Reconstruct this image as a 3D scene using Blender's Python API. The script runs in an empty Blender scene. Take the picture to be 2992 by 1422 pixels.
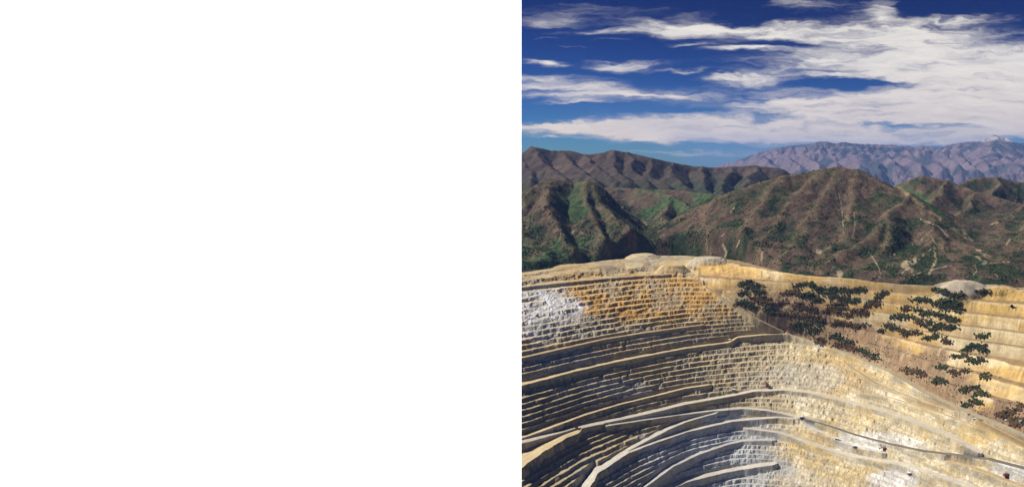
import bpy, bmesh, math, random
import numpy as np
from mathutils import Vector, Matrix

S = bpy.context.scene
C = S.collection
R = math.radians
random.seed(7)

# ------------------------------------------------------------------ camera
F, U0, V0 = 2000.0, 2258.0, 465.0           # focal length, optical axis and horizon, in photo pixels
EDGE = 1523.2                               # everything left of this bearing is blank in the photograph
cam_d = bpy.data.cameras.new('camera')
cam = bpy.data.objects.new('camera', cam_d)
C.objects.link(cam)
cam.rotation_euler = (R(90), 0, 0)
cam_d.sensor_width = 36.0
cam_d.lens = 36.0 * F / 2992.0
cam_d.shift_x = (1496.0 - U0) / 2992.0
cam_d.shift_y = (V0 - 711.0) / 2992.0
cam_d.clip_start = 1.0
cam_d.clip_end = 90000.0
S.camera = cam

# ------------------------------------------------------------------ light
SUN_EL = 45.0
SUN_TO = Vector((-0.99, 0.09, 0.0)).normalized()
sd = bpy.data.lights.new('sun', 'SUN')
sd.energy = 5.0
sd.angle = R(0.5)
sd.color = (1.0, 0.93, 0.80)
sun = bpy.data.objects.new('sun', sd)
C.objects.link(sun)
to_sun = Vector((SUN_TO.x * math.cos(R(SUN_EL)), SUN_TO.y * math.cos(R(SUN_EL)), math.sin(R(SUN_EL))))
sun.rotation_euler = to_sun.to_track_quat('Z', 'Y').to_euler()
S.view_settings.view_transform = 'Standard'
S.view_settings.look = 'None'
S.view_settings.exposure = 0.5
S.view_settings.gamma = 1.0

# ------------------------------------------------------------------ sky
W = bpy.data.worlds.new('World')
S.world = W
W.use_nodes = True
nt = W.node_tree
nt.nodes.clear()
N = nt.nodes.new
LK = nt.links.new


def vm(op, a, b=None):
    n = N('ShaderNodeVectorMath'); n.operation = op
    for i, s in enumerate((a, b)):
        if s is None: continue
        if isinstance(s, (tuple, list)): n.inputs[i].default_value = s
        else: LK(s, n.inputs[i])
    return n.outputs['Value'] if op in ('DOT_PRODUCT', 'LENGTH') else n.outputs['Vector']


def mt(op, a, b=0.0, c=None, clamp=False):
    n = N('ShaderNodeMath'); n.operation = op; n.use_clamp = clamp
    for i, s in enumerate((a, b, c)):
        if s is None: continue
        if isinstance(s, (int, float)): n.inputs[i].default_value = s
        else: LK(s, n.inputs[i])
    return n.outputs[0]


def noise(vec, scale, detail, rough=0.55, dist=0.0):
    n = N('ShaderNodeTexNoise')
    n.inputs['Scale'].default_value = scale
    n.inputs['Detail'].default_value = detail
    n.inputs['Roughness'].default_value = rough
    n.inputs['Distortion'].default_value = dist
    LK(vec, n.inputs['Vector'])
    return n


def maprange(v, a, b, c=0.0, d=1.0, smooth=True):
    n = N('ShaderNodeMapRange')
    n.interpolation_type = 'SMOOTHSTEP' if smooth else 'LINEAR'
    LK(v, n.inputs['Value'])
    for k, x in zip(('From Min', 'From Max', 'To Min', 'To Max'), (a, b, c, d)):
        n.inputs[k].default_value = x
    return n.outputs['Result']


def mixc(f, a, b):
    n = N('ShaderNodeMix'); n.data_type = 'RGBA'
    for s, k in ((f, 0), (a, 6), (b, 7)):
        if isinstance(s, (int, float)): n.inputs[k].default_value = s
        elif isinstance(s, tuple): n.inputs[k].default_value = (*s, 1)
        else: LK(s, n.inputs[k])
    return n.outputs[2]


tc = N('ShaderNodeTexCoord').outputs['Generated']
sep = N('ShaderNodeSeparateXYZ'); LK(tc, sep.inputs[0])
sky = N('ShaderNodeTexSky')
sky.sky_type = 'NISHITA'
sky.sun_disc = False
sky.sun_elevation = R(SUN_EL)
sky.sun_rotation = math.atan2(to_sun.x, to_sun.y)
sky.altitude = 2200
sky.air_density = 1.0
sky.dust_density = 0.3
sky.ozone_density = 3.0
hs = N('ShaderNodeHueSaturation')
hs.inputs['Saturation'].default_value = 1.5
hs.inputs['Hue'].default_value = 0.51
LK(sky.outputs[0], hs.inputs['Color'])
# a polarising filter darkens the sky upwards
elev = mt('ARCSINE', sep.outputs['Z'])
pol = maprange(elev, -0.02, 0.22, 1.0, 0.32)
skyc = vm('MULTIPLY', hs.outputs[0], None)
comb = N('ShaderNodeCombineXYZ')
for k, g_ in enumerate((.37, .75, 1.2)): LK(mt('MULTIPLY', mt('POWER', pol, (1.7, 1.25, .8)[k]), g_), comb.inputs[k])
LK(comb.outputs[0], skyc.node.inputs[1])

yy = mt('MAXIMUM', sep.outputs['Y'], 0.02)
gu = mt('DIVIDE', sep.outputs['X'], yy)
gv = mt('DIVIDE', sep.outputs['Z'], yy)
ahead = mt('GREATER_THAN', sep.outputs['Y'], 0.05)
gc = N('ShaderNodeCombineXYZ'); LK(gu, gc.inputs[0]); LK(gv, gc.inputs[1])
g0 = gc.outputs[0]
warp1 = noise(vm('MULTIPLY', g0, (5.0, 16.0, 1)), 1.0, 4, 0.6).outputs['Color']
warp2 = noise(vm('MULTIPLY', g0, (22.0, 75.0, 1)), 1.0, 4, 0.6).outputs['Color']
w1 = vm('MULTIPLY', vm('SUBTRACT', warp1, (0.5, 0.5, 0.5)), (0.16, 0.045, 0))
w2 = vm('MULTIPLY', vm('SUBTRACT', warp2, (0.5, 0.5, 0.5)), (0.06, 0.016, 0))
g1 = vm('ADD', vm('ADD', g0, w1), w2)
# cloud banks: bearing, height, half length, half depth (photo pixels of the far view), thickness
CLOUDS = [
    (2300, 155, 330, 44, 1.05), (2500, 185, 280, 58, 1.25), (2250, 268, 430, 38, 1.1), (2080, 322, 400, 24, .85),
    (2520, 290, 220, 44, 1.0), (2300, 205, 260, 18, .4), (2575, 240, 200, 60, 1.2),
    (1850, 72, 230, 17, .8), (2180, 92, 290, 24, .75), (2195, 28, 42, 26, .8), (2060, 20, 70, 14, .25),
    (2300, 60, 140, 26, .55), (2460, 45, 80, 13, .7), (1690, 62, 90, 14, .7),
    (1390, 52, 130, 12, .4), (1450, 18, 200, 14, .24), (1600, 35, 260, 14, .2), (1530, 77, 130, 6, .34), (1990, 14, 60, 10, .4), (2380, 90, 160, 16, .45),
    (1345, 158, 50, 8, 1.0), (1565, 162, 72, 12, 1.1), (1690, 182, 60, 4, .35),
    (1400, 222, 170, 22, .8), (1520, 243, 140, 11, .8), (1430, 262, 70, 5, .7), (1340, 195, 90, 9, .45),
    (1420, 318, 200, 11, .95), (1620, 322, 190, 20, 1.0), (1700, 245, 60, 7, .5),
    (1870, 122, 80, 7, .9), (1930, 203, 120, 15, .95), (1830, 198, 50, 6, .7), (1745, 110, 55, 5, .55),
    (1480, 116, 40, 3, .35), (1380, 92, 40, 3, .3), (1570, 100, 60, 3, .25),
    (1800, 382, 200, 7, .45), (2120, 352, 330, 14, .7), (1400, 342, 50, 3, .4), (2480, 335, 160, 14, .7),
    (1900, 340, 250, 10, .7),
    (2120, 206, 190, 13, -1.3), (1990, 112, 150, 9, -.5), (2470, 14, 160, 14, -.7), (2270, 316, 110, 7, -.9), (2430, 322, 110, 8, -.9), (1700, 285, 120, 8, -.4), (2450, 95, 150, 12, -.5),
]
K = 2992.0 / 2575.0
dens = None
for cx, cy, rx, ry, st in CLOUDS:
    cu, cv = (cx * K - U0) / F, (V0 - cy * K) / F
    d = vm('MULTIPLY', vm('SUBTRACT', g1, (cu, cv, 0)), (1 / (rx * K / F), 1 / (ry * K / F), 0))
    q = vm('DOT_PRODUCT', d, d)
    e = mt('MULTIPLY', mt('POWER', 0.42, q), st)
    dens = e if dens is None else mt('ADD', dens, e)
streak = noise(vm('MULTIPLY', g1, (11.0, 95.0, 1)), 1.0, 7, 0.62, 0.5).outputs['Fac']
fine = noise(vm('MULTIPLY', g1, (60.0, 190.0, 1)), 1.0, 4, 0.6).outputs['Fac']
dens = mt('MAXIMUM', mt('MINIMUM', dens, 1.15), 0.0)
tex = mt('ADD', mt('MULTIPLY', mt('SUBTRACT', streak, 0.5), 2.5), mt('MULTIPLY', mt('SUBTRACT', fine, 0.5), 0.35))
dens = mt('ADD', dens, mt('MULTIPLY', tex, mt('MINIMUM', mt('ADD', dens, 0.1), 0.95)))
cov = maprange(dens, 0.10, 1.1, 0.0, 0.95)
cov = mt('MULTIPLY', cov, ahead)
lowness = maprange(gv, 0.02, 0.16)
cloudc = mixc(lowness, (0.88, 0.76, 0.65), (0.86, 0.82, 0.75))
shade = mixc(maprange(streak, 0.3, 0.75), (0.80, 0.79, 0.81), (1.0, 0.99, 0.97))
mulc = vm('MULTIPLY', cloudc, None); LK(shade, mulc.node.inputs[1])

bg_sky = N('ShaderNodeBackground'); bg_sky.inputs['Strength'].default_value = 0.037
LK(skyc, bg_sky.inputs['Color'])
bg_cloud = N('ShaderNodeBackground'); bg_cloud.inputs['Strength'].default_value = 0.80
LK(mulc, bg_cloud.inputs['Color'])
mx = N('ShaderNodeMixShader')
LK(cov, mx.inputs[0]); LK(bg_sky.outputs[0], mx.inputs[1]); LK(bg_cloud.outputs[0], mx.inputs[2])
# the bearings the photograph leaves blank: nothing is built there, the background is plain white
left = mt('LESS_THAN', gu, (EDGE - U0) / F)
near = mt('GREATER_THAN', gu, -1.25)
band = mt('MULTIPLY', mt('LESS_THAN', gv, 0.36), mt('GREATER_THAN', gv, -0.62))
blank = mt('MULTIPLY', mt('MULTIPLY', left, near), mt('MULTIPLY', band, ahead))
bg_white = N('ShaderNodeBackground'); bg_white.inputs['Strength'].default_value = 1.7
bg_white.inputs['Color'].default_value = (1, 1, 1, 1)
mx2 = N('ShaderNodeMixShader')
LK(blank, mx2.inputs[0]); LK(mx.outputs[0], mx2.inputs[1]); LK(bg_white.outputs[0], mx2.inputs[2])
out = N('ShaderNodeOutputWorld'); LK(mx2.outputs[0], out.inputs['Surface'])


# ------------------------------------------------------------------ helpers
def vnoise(x, y, seed=0):
    xi = np.floor(x); yi = np.floor(y)
    fx = x - xi; fy = y - yi
    fx = fx * fx * fx * (fx * (fx * 6 - 15) + 10); fy = fy * fy * fy * (fy * (fy * 6 - 15) + 10)
    xi = xi.astype(np.int64); yi = yi.astype(np.int64)

    def h(a, b):
        n = (a * 374761393 + b * 668265263 + seed * 1442695041) & 0xffffffff
        n = ((n ^ (n >> 13)) * 1274126177) & 0xffffffff
        n = ((n ^ (n >> 15)) * 2246822519) & 0xffffffff
        n ^= n >> 16
        return (n & 0xffff) / 32767.5 - 1.0
    a = h(xi, yi) * (1 - fx) + h(xi + 1, yi) * fx
    b = h(xi, yi + 1) * (1 - fx) + h(xi + 1, yi + 1) * fx
    return a * (1 - fy) + b * fy


def fbm(x, y, oct=4, seed=0, gain=0.5):
    s = 0; a = 1.0; t = 0
    for i in range(oct):
        s = s + a * vnoise(x, y, seed + i * 13); t += a
        x, y = (x * 0.8 - y * 0.6) * 2.03 + 3.7, (x * 0.6 + y * 0.8) * 2.03 - 1.9
        a *= gain
    return s / t * 1.4


def ridged(x, y, oct=4, seed=0):
    s = 0; a = 1.0; t = 0
    for i in range(oct):
        s = s + a * (1 - 2 * np.abs(vnoise(x, y, seed + i * 17))); t += a
        x, y = (x * 0.8 - y * 0.6) * 2.1 + 1.3, (x * 0.6 + y * 0.8) * 2.1 + 5.1
        a *= 0.5
    return s / t


def sst(a, b, x):
    t = np.clip((x - a) / (b - a), 0, 1)
    return t * t * (3 - 2 * t)


def grid_faces(nr, nc):
    i = np.arange(nr * nc, dtype=np.int32).reshape(nr, nc)
    return np.stack([i[:-1, :-1], i[:-1, 1:], i[1:, 1:], i[1:, :-1]], -1).reshape(-1, 4)


def mesh_np(name, co, faces, mat, col=None, kind=None, smooth=False):
    used = np.unique(faces)
    remap = np.zeros(len(co), np.int32); remap[used] = np.arange(len(used), dtype=np.int32)
    faces = remap[faces]; co = co[used]
    me = bpy.data.meshes.new(name)
    me.vertices.add(len(co)); me.vertices.foreach_set('co', np.ascontiguousarray(co, np.float32).ravel())
    k = faces.shape[1]
    me.loops.add(faces.size); me.loops.foreach_set('vertex_index', np.ascontiguousarray(faces, np.int32).ravel())
    me.polygons.add(len(faces))
    me.polygons.foreach_set('loop_start', np.arange(0, faces.size, k, dtype=np.int32))
    me.update(calc_edges=True)
    me.polygons.foreach_set('use_smooth', np.full(len(faces), smooth))
    if col is not None:
        ca = me.color_attributes.new('rock', 'FLOAT_COLOR', 'POINT')
        c4 = np.ones((len(co), 4), np.float32); c4[:, :3] = np.clip(col[used], 0.005, 0.9)
        ca.data.foreach_set('color', c4.ravel())
    me.materials.append(mat)
    o = bpy.data.objects.new(name, me); C.objects.link(o)
    if kind: o['kind'] = kind
    return o


def mat_ground(name, scales, amp, bump, rough=0.95):
    """rock / soil: geology colour from the attribute, broken up by noise at several real scales (metres)"""
    m = bpy.data.materials.new(name); m.use_nodes = True
    t = m.node_tree; n = t.nodes; l = t.links.new
    b = n['Principled BSDF']; b.inputs['Roughness'].default_value = rough
    b.inputs['Specular IOR Level'].default_value = 0.1
    a = n.new('ShaderNodeAttribute'); a.attribute_name = 'rock'
    geo = n.new('ShaderNodeNewGeometry')
    cur = a.outputs['Color']; hsum = None
    for s, k in zip(scales, amp):
        x = n.new('ShaderNodeTexNoise'); x.inputs['Scale'].default_value = 1.0 / s
        x.inputs['Detail'].default_value = 3; x.inputs['Roughness'].default_value = 0.6
        l(geo.outputs['Position'], x.inputs['Vector'])
        r = n.new('ShaderNodeMapRange'); l(x.outputs['Fac'], r.inputs['Value'])
        r.inputs['From Min'].default_value = 0.28; r.inputs['From Max'].default_value = 0.72
        r.inputs['To Min'].default_value = 1 - k; r.inputs['To Max'].default_value = 1 + k * 0.8
        mm = n.new('ShaderNodeVectorMath'); mm.operation = 'SCALE'
        l(cur, mm.inputs[0]); l(r.outputs[0], mm.inputs['Scale'])
        cur = mm.outputs[0]
        hsum = x
    l(cur, b.inputs['Base Color'])
    if bump:
        bp = n.new('ShaderNodeBump'); bp.inputs['Strength'].default_value = bump; bp.inputs['Distance'].default_value = scales[-1] * 0.5
        l(hsum.outputs['Fac'], bp.inputs['Height']); l(bp.outputs[0], b.inputs['Normal'])
    return m


def mat_plain(name, col, rough=0.6, metal=0.0, var=0.15, scale=1.5):
    m = bpy.data.materials.new(name); m.use_nodes = True
    t = m.node_tree; n = t.nodes; l = t.links.new
    b = n['Principled BSDF']; b.inputs['Roughness'].default_value = rough; b.inputs['Metallic'].default_value = metal
    x = n.new('ShaderNodeTexNoise'); x.inputs['Scale'].default_value = 1 / scale; x.inputs['Detail'].default_value = 4
    geo = n.new('ShaderNodeNewGeometry'); l(geo.outputs['Position'], x.inputs['Vector'])
    mx = n.new('ShaderNodeMix'); mx.data_type = 'RGBA'
    mx.inputs[6].default_value = (*[c * (1 - var) for c in col], 1); mx.inputs[7].default_value = (*[min(1, c * (1 + var)) for c in col], 1)
    l(x.outputs['Fac'], mx.inputs[0]); l(mx.outputs[2], b.inputs['Base Color'])
    return m


M_PIT = mat_ground('blasted rock', (60, 16, 5), (.12, .16, .24), 0.5)
M_ROAD = mat_ground('crushed rock road', (40, 9, 3), (.12, .14, .14), 0.3)
M_TERR = mat_ground('dumped sandy rock', (70, 18, 5), (.12, .14, .16), 0.35)
M_HILL = mat_ground('scrubby hillside', (180, 45, 11), (.22, .28, .34), 0.8)
M_MTN = mat_ground('far mountain rock', (1700, 420, 120), (.2, .25, .2), 0.5)
M_PLAIN = mat_ground('valley floor', (1500, 300), (.2, .2), 0)

# ------------------------------------------------------------------ the pit
cu_ = np.array([1523, 1700, 1850, 2000, 2150, 2300, 2450, 2600, 2800, 2992, 3200], float)
LEVELS = [
    (-2, [795, 768, 748, 744, 758, 797, 812, 828, 842, 838, 836]),
    (0, [838, 820, 806, 800, 812, 822, 836, 851, 868, 886, 900]),
    (10, [1044, 1006, 978, 955, 943, 940, 953, 978, 1024, 1054, 1085]),
    (14, [1122, 1076, 1045, 1017, 997, 986, 1004, 1040, 1105, 1162, 1215]),
    (21, [1279, 1213, 1168, 1138, 1122, 1118, 1140, 1184, 1258, 1330, 1395]),
    (25, [1420, 1314, 1254, 1212, 1194, 1198, 1230, 1276, 1355, 1425, 1500]),
    (29, [1570, 1445, 1364, 1297, 1264, 1272, 1312, 1360, 1445, 1525, 1610]),
    (34, [1780, 1620, 1490, 1403, 1366, 1375, 1420, 1475, 1570, 1660, 1750]),
    (40, [2050, 1850, 1690, 1560, 1505, 1515, 1570, 1635, 1740, 1840, 1940]),
]
NC = 1080
ucol = np.linspace(EDGE, 3180, NC)


def smooth1(a, k=41):
    p = np.pad(a, k, mode='reflect', reflect_type='odd'); w = np.hanning(2 * k + 1); w /= w.sum()
    return np.convolve(p, w, 'same')[k:-k]


LV = np.array([l for l, _ in LEVELS], float)
VK = np.array([smooth1(np.interp(ucol, cu_, v)) for _, v in LEVELS])   # (nlev, nc)
BENCH = 15.0


def D_of(L): return 500.0 + BENCH * L


vtop = VK[0]
NB, NR = 70, 1300
VB = 1640.0
tt = np.linspace(0, 1, NR)
v = vtop[None, :] + (VB - vtop)[None, :] * tt[:, None]
Lsm = np.empty_like(v)
for j in range(NC):
    Lsm[:, j] = np.interp(v[:, j], VK[:, j], LV)
kx = np.hanning(13); kx /= kx.sum()
for j in range(NC):
    p = np.pad(Lsm[:, j], 6, mode='edge'); Lsm[6:-6, j] = np.convolve(p, kx, 'valid')[6:-6]
y = D_of(Lsm) * F / (v - V0)
for i in range(1, NR):                       # keep the slope descending towards the viewer
    y[i] = np.minimum(y[i], y[i - 1] - 0.12)
x = (ucol[None, :] - U0) / F * y

DIAG = [(1900, 700), (2056, 832), (2100, 862), (2150, 893), (2200, 925), (2260, 955), (2300, 974), (2360, 993), (2450, 1022),
        (2520, 1050), (2600, 1085), (2650, 1113), (2699, 1143), (2740, 1163), (2800, 1190), (2860, 1216), (2920, 1240), (2992, 1272), (3200, 1365)]
vdiag = smooth1(np.interp(ucol, [p[0] for p in DIAG], [p[1] for p in DIAG]), 9)
vdiag = np.where(ucol < 2040, -1e4, vdiag)
terr = ((v < vdiag[None, :]) & (v > 0)).astype(float)

# pit benches ------------------------------------------------------
wx, wy = x, y
ang = np.arctan2(x, y - 1300.0) * 900.0          # metres along the wall
tidy = 1 - .65 * sst(1080, 1250, v) * sst(2100, 1800, ucol)[None, :]
Ln = Lsm + 0.5 + tidy * 0.18 * fbm(wx / 70, wy / 70, 3, 5) + np.sqrt(tidy) * 0.17 * fbm(wx / 13, wy / 15, 3, 9)
Lx = np.where(Ln < 20, Ln * 1.2, 24 + (Ln - 20) * 1.5)       # lower benches are less high
k = np.floor(Lx); ph = Lx - k
unlx = lambda q_: np.where(q_ < 24, q_ / 1.2, 20 + (q_ - 24) / 1.5)
rightness = sst(1930, 2250, ucol)[None, :]
# how far rubble has spread down over the bench below
scree = fbm(ang / 60 + k * .8, k * .55, 4, 21, 0.6)
ff = 0.27 + 0.64 * sst(0.2 + .35 * (1 - tidy) * 2, 1.0, scree)
upleft = np.exp(-(((ucol[None, :] - 1600) / 140) ** 2 + ((v - 900) / 75) ** 2))
upper = sst(1010, 880, v) * (1 - rightness)
ff = np.clip(ff + 0.7 * upleft * sst(-.5, .4, fbm(ang / 30 + k * 1.7, k * 3.1, 3, 77)) + 0.22 * upper * sst(-.2, .5, scree) , .2, .97)
ff = ff * (1 - rightness) + np.clip(0.50 + 0.28 * fbm(ang / 90 + k * 1.3, k * 5.1, 3, 31), .3, .9) * rightness
cone = fbm(ang / 34 + k * .35, k * .31, 4, 23, .65)
CONE = sst(.18, .42, cone) * (1 - .7 * rightness) * (.5 + .5 * np.clip(tidy * 1.6 - .6, 0, 1))
ff = ff + np.maximum(0.66 - ff, 0) * CONE
drop = np.clip((ph - (1 - ff)) / ff, 0, 1)
rib = ridged(ang / 16, k * 3.3 + ph * 0.6, 3, 41)
zp = -(500.0 + BENCH * unlx(k + drop)) + 1.6 * rib * np.sin(np.pi * drop) * (0.65 - 0.35 * rightness) + BENCH * 0.0
zp += (0.5 + .7 * drop) * fbm(wx / 6, wy / 6, 3, 3)
berm_pit = (drop < 0.02)

# dump terraces ----------------------------------------------------
PT = 2.5
Lt = (Lsm + 0.4 + 0.9 * fbm(ang / 210, Lsm / 14, 2, 52) + 0.22 * fbm(wx / 60, wy / 60, 3, 51)) / PT
kt = np.floor(Lt); pt = Lt - kt
soil = sst(150, 55, vdiag[None, :] - v + 35 * fbm(wx / 90, wy / 90, 3, 67)) * sst(2130, 2300, ucol)[None, :] * sst(2960, 2750, ucol)[None, :]  # eroded weedy ground above the diagonal road
ft = np.clip(0.52 + 0.12 * fbm(ang / 120 + kt * 2.1, kt * 3.3, 3, 61) + 0.2 * soil, .4, .95)
dt = np.clip((pt - (1 - ft)) / ft, 0, 1)
rill = ridged(ang / 11, kt * 2.7 + dt * .4, 3, 71)
zt = -(500.0 + BENCH * PT * (kt + dt)) + (2.0 + 1.6 * soil) * rill * np.sin(np.pi * dt) + 1.2 * soil * fbm(wx / 15, wy / 15, 4, 66) * 2
zt += 0.4 * fbm(wx / 8, wy / 8, 3, 4)
z = zp * (1 - terr) + zt * terr
# the rim of the workings is flat ground
rim = sst(-0.5, -1.7, Lsm + 0.25 * fbm(wx / 60, wy / 60, 3, 15))
zrim = -(500 - 27) + 1.5 * fbm(wx / 60, wy / 60, 4, 91)
z = z * (1 - rim) + zrim * rim
# ground behind the rim, running in under the hills
yb = y[0][None, :] + np.linspace(420, 4, NB)[:, None]
xb = (ucol[None, :] - U0) / F * yb
zb = -473 + 1.5 * fbm(xb / 60, yb / 60, 4, 91) - 0.12 * (yb - y[0][None, :])
# z, colour masks
YY = np.concatenate([yb, y]); XX = np.concatenate([xb, x]); ZZ = np.concatenate([zb, z])
UU = np.broadcast_to(ucol[None, :], YY.shape)
VV = V0 - F * ZZ / YY
LL = np.concatenate([np.full(yb.shape, -3.0), Lsm])
VS = np.concatenate([np.broadcast_to(vtop[None, :], yb.shape), v])
TERR = np.concatenate([np.repeat(((vtop < vdiag) * 1.0)[None, :], NB, 0), terr])
DROP = np.concatenate([np.zeros(yb.shape), drop * (1 - terr) + dt * terr])
AA = np.arctan2(XX, YY - 1300) * 900

# spoil heaps on the rim: centre (photo px), plan half sizes (m), height, edge slope
HEAPS = [(1880, 752, 70, 60, 16, 0.7), (2068, 775, 80, 55, 26, 0.7), (1700, 778, 110, 40, 5, .5),
         (2810, 836, 95, 55, 30, 0.0), (2905, 845, 70, 40, 12, .5), (1965, 790, 60, 40, 4, .5)]


def smooth_at(u, vv):
    j = int(round((u - EDGE) / (3180 - EDGE) * (NC - 1))); j = max(0, min(NC - 1, j))
    i = int(np.searchsorted(v[:, j], vv)); i = max(0, min(NR - 1, i))
    return x[i, j], y[i, j], i, j


HEAPM = np.zeros(YY.shape)
n1_ = ridged(XX / 22, YY / 22, 3, 17)
for hu, hv, ax, ay, hh, sl in HEAPS:
    hx, hy, i, j = smooth_at(hu, hv)
    q = np.sqrt(((XX - hx) / ax) ** 2 + ((YY - hy) / ay) ** 2) + 0.08 * fbm(XX / 50, YY / 50, 3, 12)
    m = np.clip((1.0 + 0.3 * (0.7 / sl) - q - .06 * n1_) / (.25 + 0.3 * (.7 / sl)), 0, 1) if sl else np.clip(1.25 - q ** 1.5, 0, 1) * sst(1.3, 1.0, q)
    base = -(500 - 27)
    if hh > 12: HEAPM = np.maximum(HEAPM, m)
    ZZ = np.where(m > 0, np.maximum(ZZ, ZZ * (1 - m) + (base + hh + 1.0 * fbm(XX / 25, YY / 25, 3, 8)) * m), ZZ)

# haul roads -------------------------------------------------------
cream, white, grey, dark, tan = (.56, .45, .27), (.52, .49, .43), (.43, .42, .40), (.17, .155, .125), (.46, .35, .20)
ROADS = [
    ([(1400, 1075), (1523, 1044), (1647, 1016), (1765, 990), (1897, 969), (2000, 955), (2060, 948)], 9, tan),
    ([(1400, 1160), (1523, 1122), (1672, 1083), (1810, 1052), (2000, 1016), (2129, 999), (2153, 984), (2240, 976), (2309, 973)], 12, cream),
    ([(1400, 848), (1523, 838), (1632, 826), (1765, 813), (1853, 806), (1960, 801)], 13, tan),
    ([(1400, 1330), (1523, 1279), (1603, 1248), (1707, 1210), (1810, 1179), (1914, 1155), (2000, 1133), (2080, 1122)], 8, cream),
    ([(1400, 1322), (1523, 1288), (1648, 1260), (1693, 1246), (1810, 1224), (1900, 1203), (2000, 1178), (2121, 1157), (2207, 1140), (2293, 1137),
      (2362, 1144), (2500, 1176), (2595, 1202), (2699, 1241), (2785, 1276), (2870, 1322)], 13, (.54, .49, .40)),
    ([(1400, 1440), (1523, 1345), (1586, 1304), (1650, 1270), (1700, 1252)], 17, cream),
    ([(1760, 1242), (1810, 1234), (2000, 1207), (2103, 1197), (2172, 1191), (2241, 1197), (2345, 1221)], 11, white),
    ([(1650, 1500), (1707, 1421), (1741, 1376), (1810, 1331), (1879, 1290), (1948, 1252), (2000, 1230), (2103, 1201)], 11, white),
    ([(1827, 1321), (1915, 1288), (2000, 1260), (2138, 1228), (2276, 1217), (2330, 1222)], 11, white),
    ([(2338, 1222), (2362, 1226), (2430, 1246), (2500, 1270), (2600, 1296), (2699, 1317), (2802, 1329), (2889, 1340), (2992, 1366), (3180, 1420)], 8, dark),
    ([(2338, 1224), (2352, 1236), (2379, 1252), (2448, 1284), (2500, 1302), (2590, 1322)], 8, (.56, .55, .53)),
    ([(2172, 1248), (2276, 1262), (2345, 1286), (2414, 1310), (2492, 1331), (2630, 1353), (2733, 1383), (2837, 1420), (2960, 1475)], 9, white),
    ([(1850, 1462), (1948, 1424), (2000, 1403), (2121, 1374), (2207, 1360), (2272, 1352)], 14, white),
    ([(2760, 1345), (2838, 1362), (2880, 1378), (2992, 1420), (3100, 1462)], 7, tan),
    (DIAG[1:], 11, (.42, .36, .25)),
    ([(1870, 1430), (1960, 1362), (2040, 1325), (2120, 1298), (2172, 1286), (2269, 1284)], 8, grey),
    ([(2470, 1060), (2560, 1120), (2700, 1175), (2830, 1210), (2992, 1290), (3180, 1380)], 6, tan),
    ([(2500, 1148), (2600, 1160), (2760, 1210), (2900, 1262), (3000, 1310)], 5, tan),
]
ROADMASK = np.zeros(YY.shape, bool)
ROADCOL = np.zeros(YY.shape + (3,))
NEARD = np.full(YY.shape, 1e9); NEARI = np.full(YY.shape, -1)
ROWS_ = []
wob = 1 + 0.14 * fbm(XX / 25, YY / 25, 3, 44)
for line, hw, col in ROADS:
    pu = np.array([p[0] for p in line], float); pv = np.array([p[1] for p in line], float)
    j0 = int(np.searchsorted(ucol, pu[0])); j1 = int(np.searchsorted(ucol, pu[-1]))
    n_ = j1 - j0
    uu = ucol[j0:j1]
    vr = smooth1(np.interp(uu, pu, pv), min(9, n_ // 3))
    Lr = np.array([np.interp(vr[i], v[:, j0 + i], Lsm[:, j0 + i]) for i in range(n_)])
    Lr = smooth1(Lr, min(15, n_ // 3))
    zr = -D_of(Lr); yr = -zr * F / (vr - V0); xr = (uu - U0) / F * yr
    tx, ty = np.gradient(xr), np.gradient(yr)
    ca = np.clip(np.abs(tx) / np.hypot(tx, ty), 0.25, 1)
    dd = np.abs(YY[:, j0:j1] - yr[None, :]) * ca[None, :]
    q = np.arange(n_)
    tap = np.ones(n_)
    if pu[0] > EDGE: tap = np.minimum(tap, (q + 4) / 12)
    if pu[-1] < 3150: tap = np.minimum(tap, (n_ - q + 3) / 12)
    h = hw * tap[None, :] * wob[:, j0:j1]
    sd_ = dd - h
    i_ = len(ROWS_)
    nearer = sd_ < NEARD[:, j0:j1]
    NEARD[:, j0:j1][nearer] = sd_[nearer]; NEARI[:, j0:j1][nearer] = i_
    ROWS_.append((j0, j1, dd, h, zr, yr, col))
for i_, (j0, j1, dd, h, zr, yr, col) in enumerate(ROWS_):
    own = NEARI[:, j0:j1] == i_
    b = sst(h + 4.5, h, dd) * own
    ZZ[:, j0:j1] = ZZ[:, j0:j1] * (1 - b) + zr[None, :] * b
    # safety berm on the outer edge
    ZZ[:, j0:j1] += 1.6 * np.exp(-((dd - h) / 1.5) ** 2) * (YY[:, j0:j1] < yr[None, :]) * own
    on = (dd < h) & own
    ROADMASK[:, j0:j1] |= on
    rr = dd / h
    rut = 1 - .2 * np.exp(-((rr - .32) / .12) ** 2) - .2 * np.exp(-((rr - .75) / .1) ** 2)      # wheel tracks
    ROADCOL[:, j0:j1][on] = np.array(col) * rut[on][:, None]

# geology ----------------------------------------------------------
n1 = fbm(XX / 160, ZZ / 60 + YY / 160, 4, 101); n2 = fbm(AA / 40, ZZ / 22, 4, 102); n3 = fbm(AA / 9, ZZ / 7, 3, 103)


def lerp(c, m, col): return c * (1 - m[..., None]) + np.array(col) * m[..., None]


def blob(cu, cv, ru, rv, jit=0.5):
    q = ((UU - cu) / ru) ** 2 + ((VS - cv) / rv) ** 2
    return sst(1.3, 0.45, q + jit * n1 + jit * .8 * n2)


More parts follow.
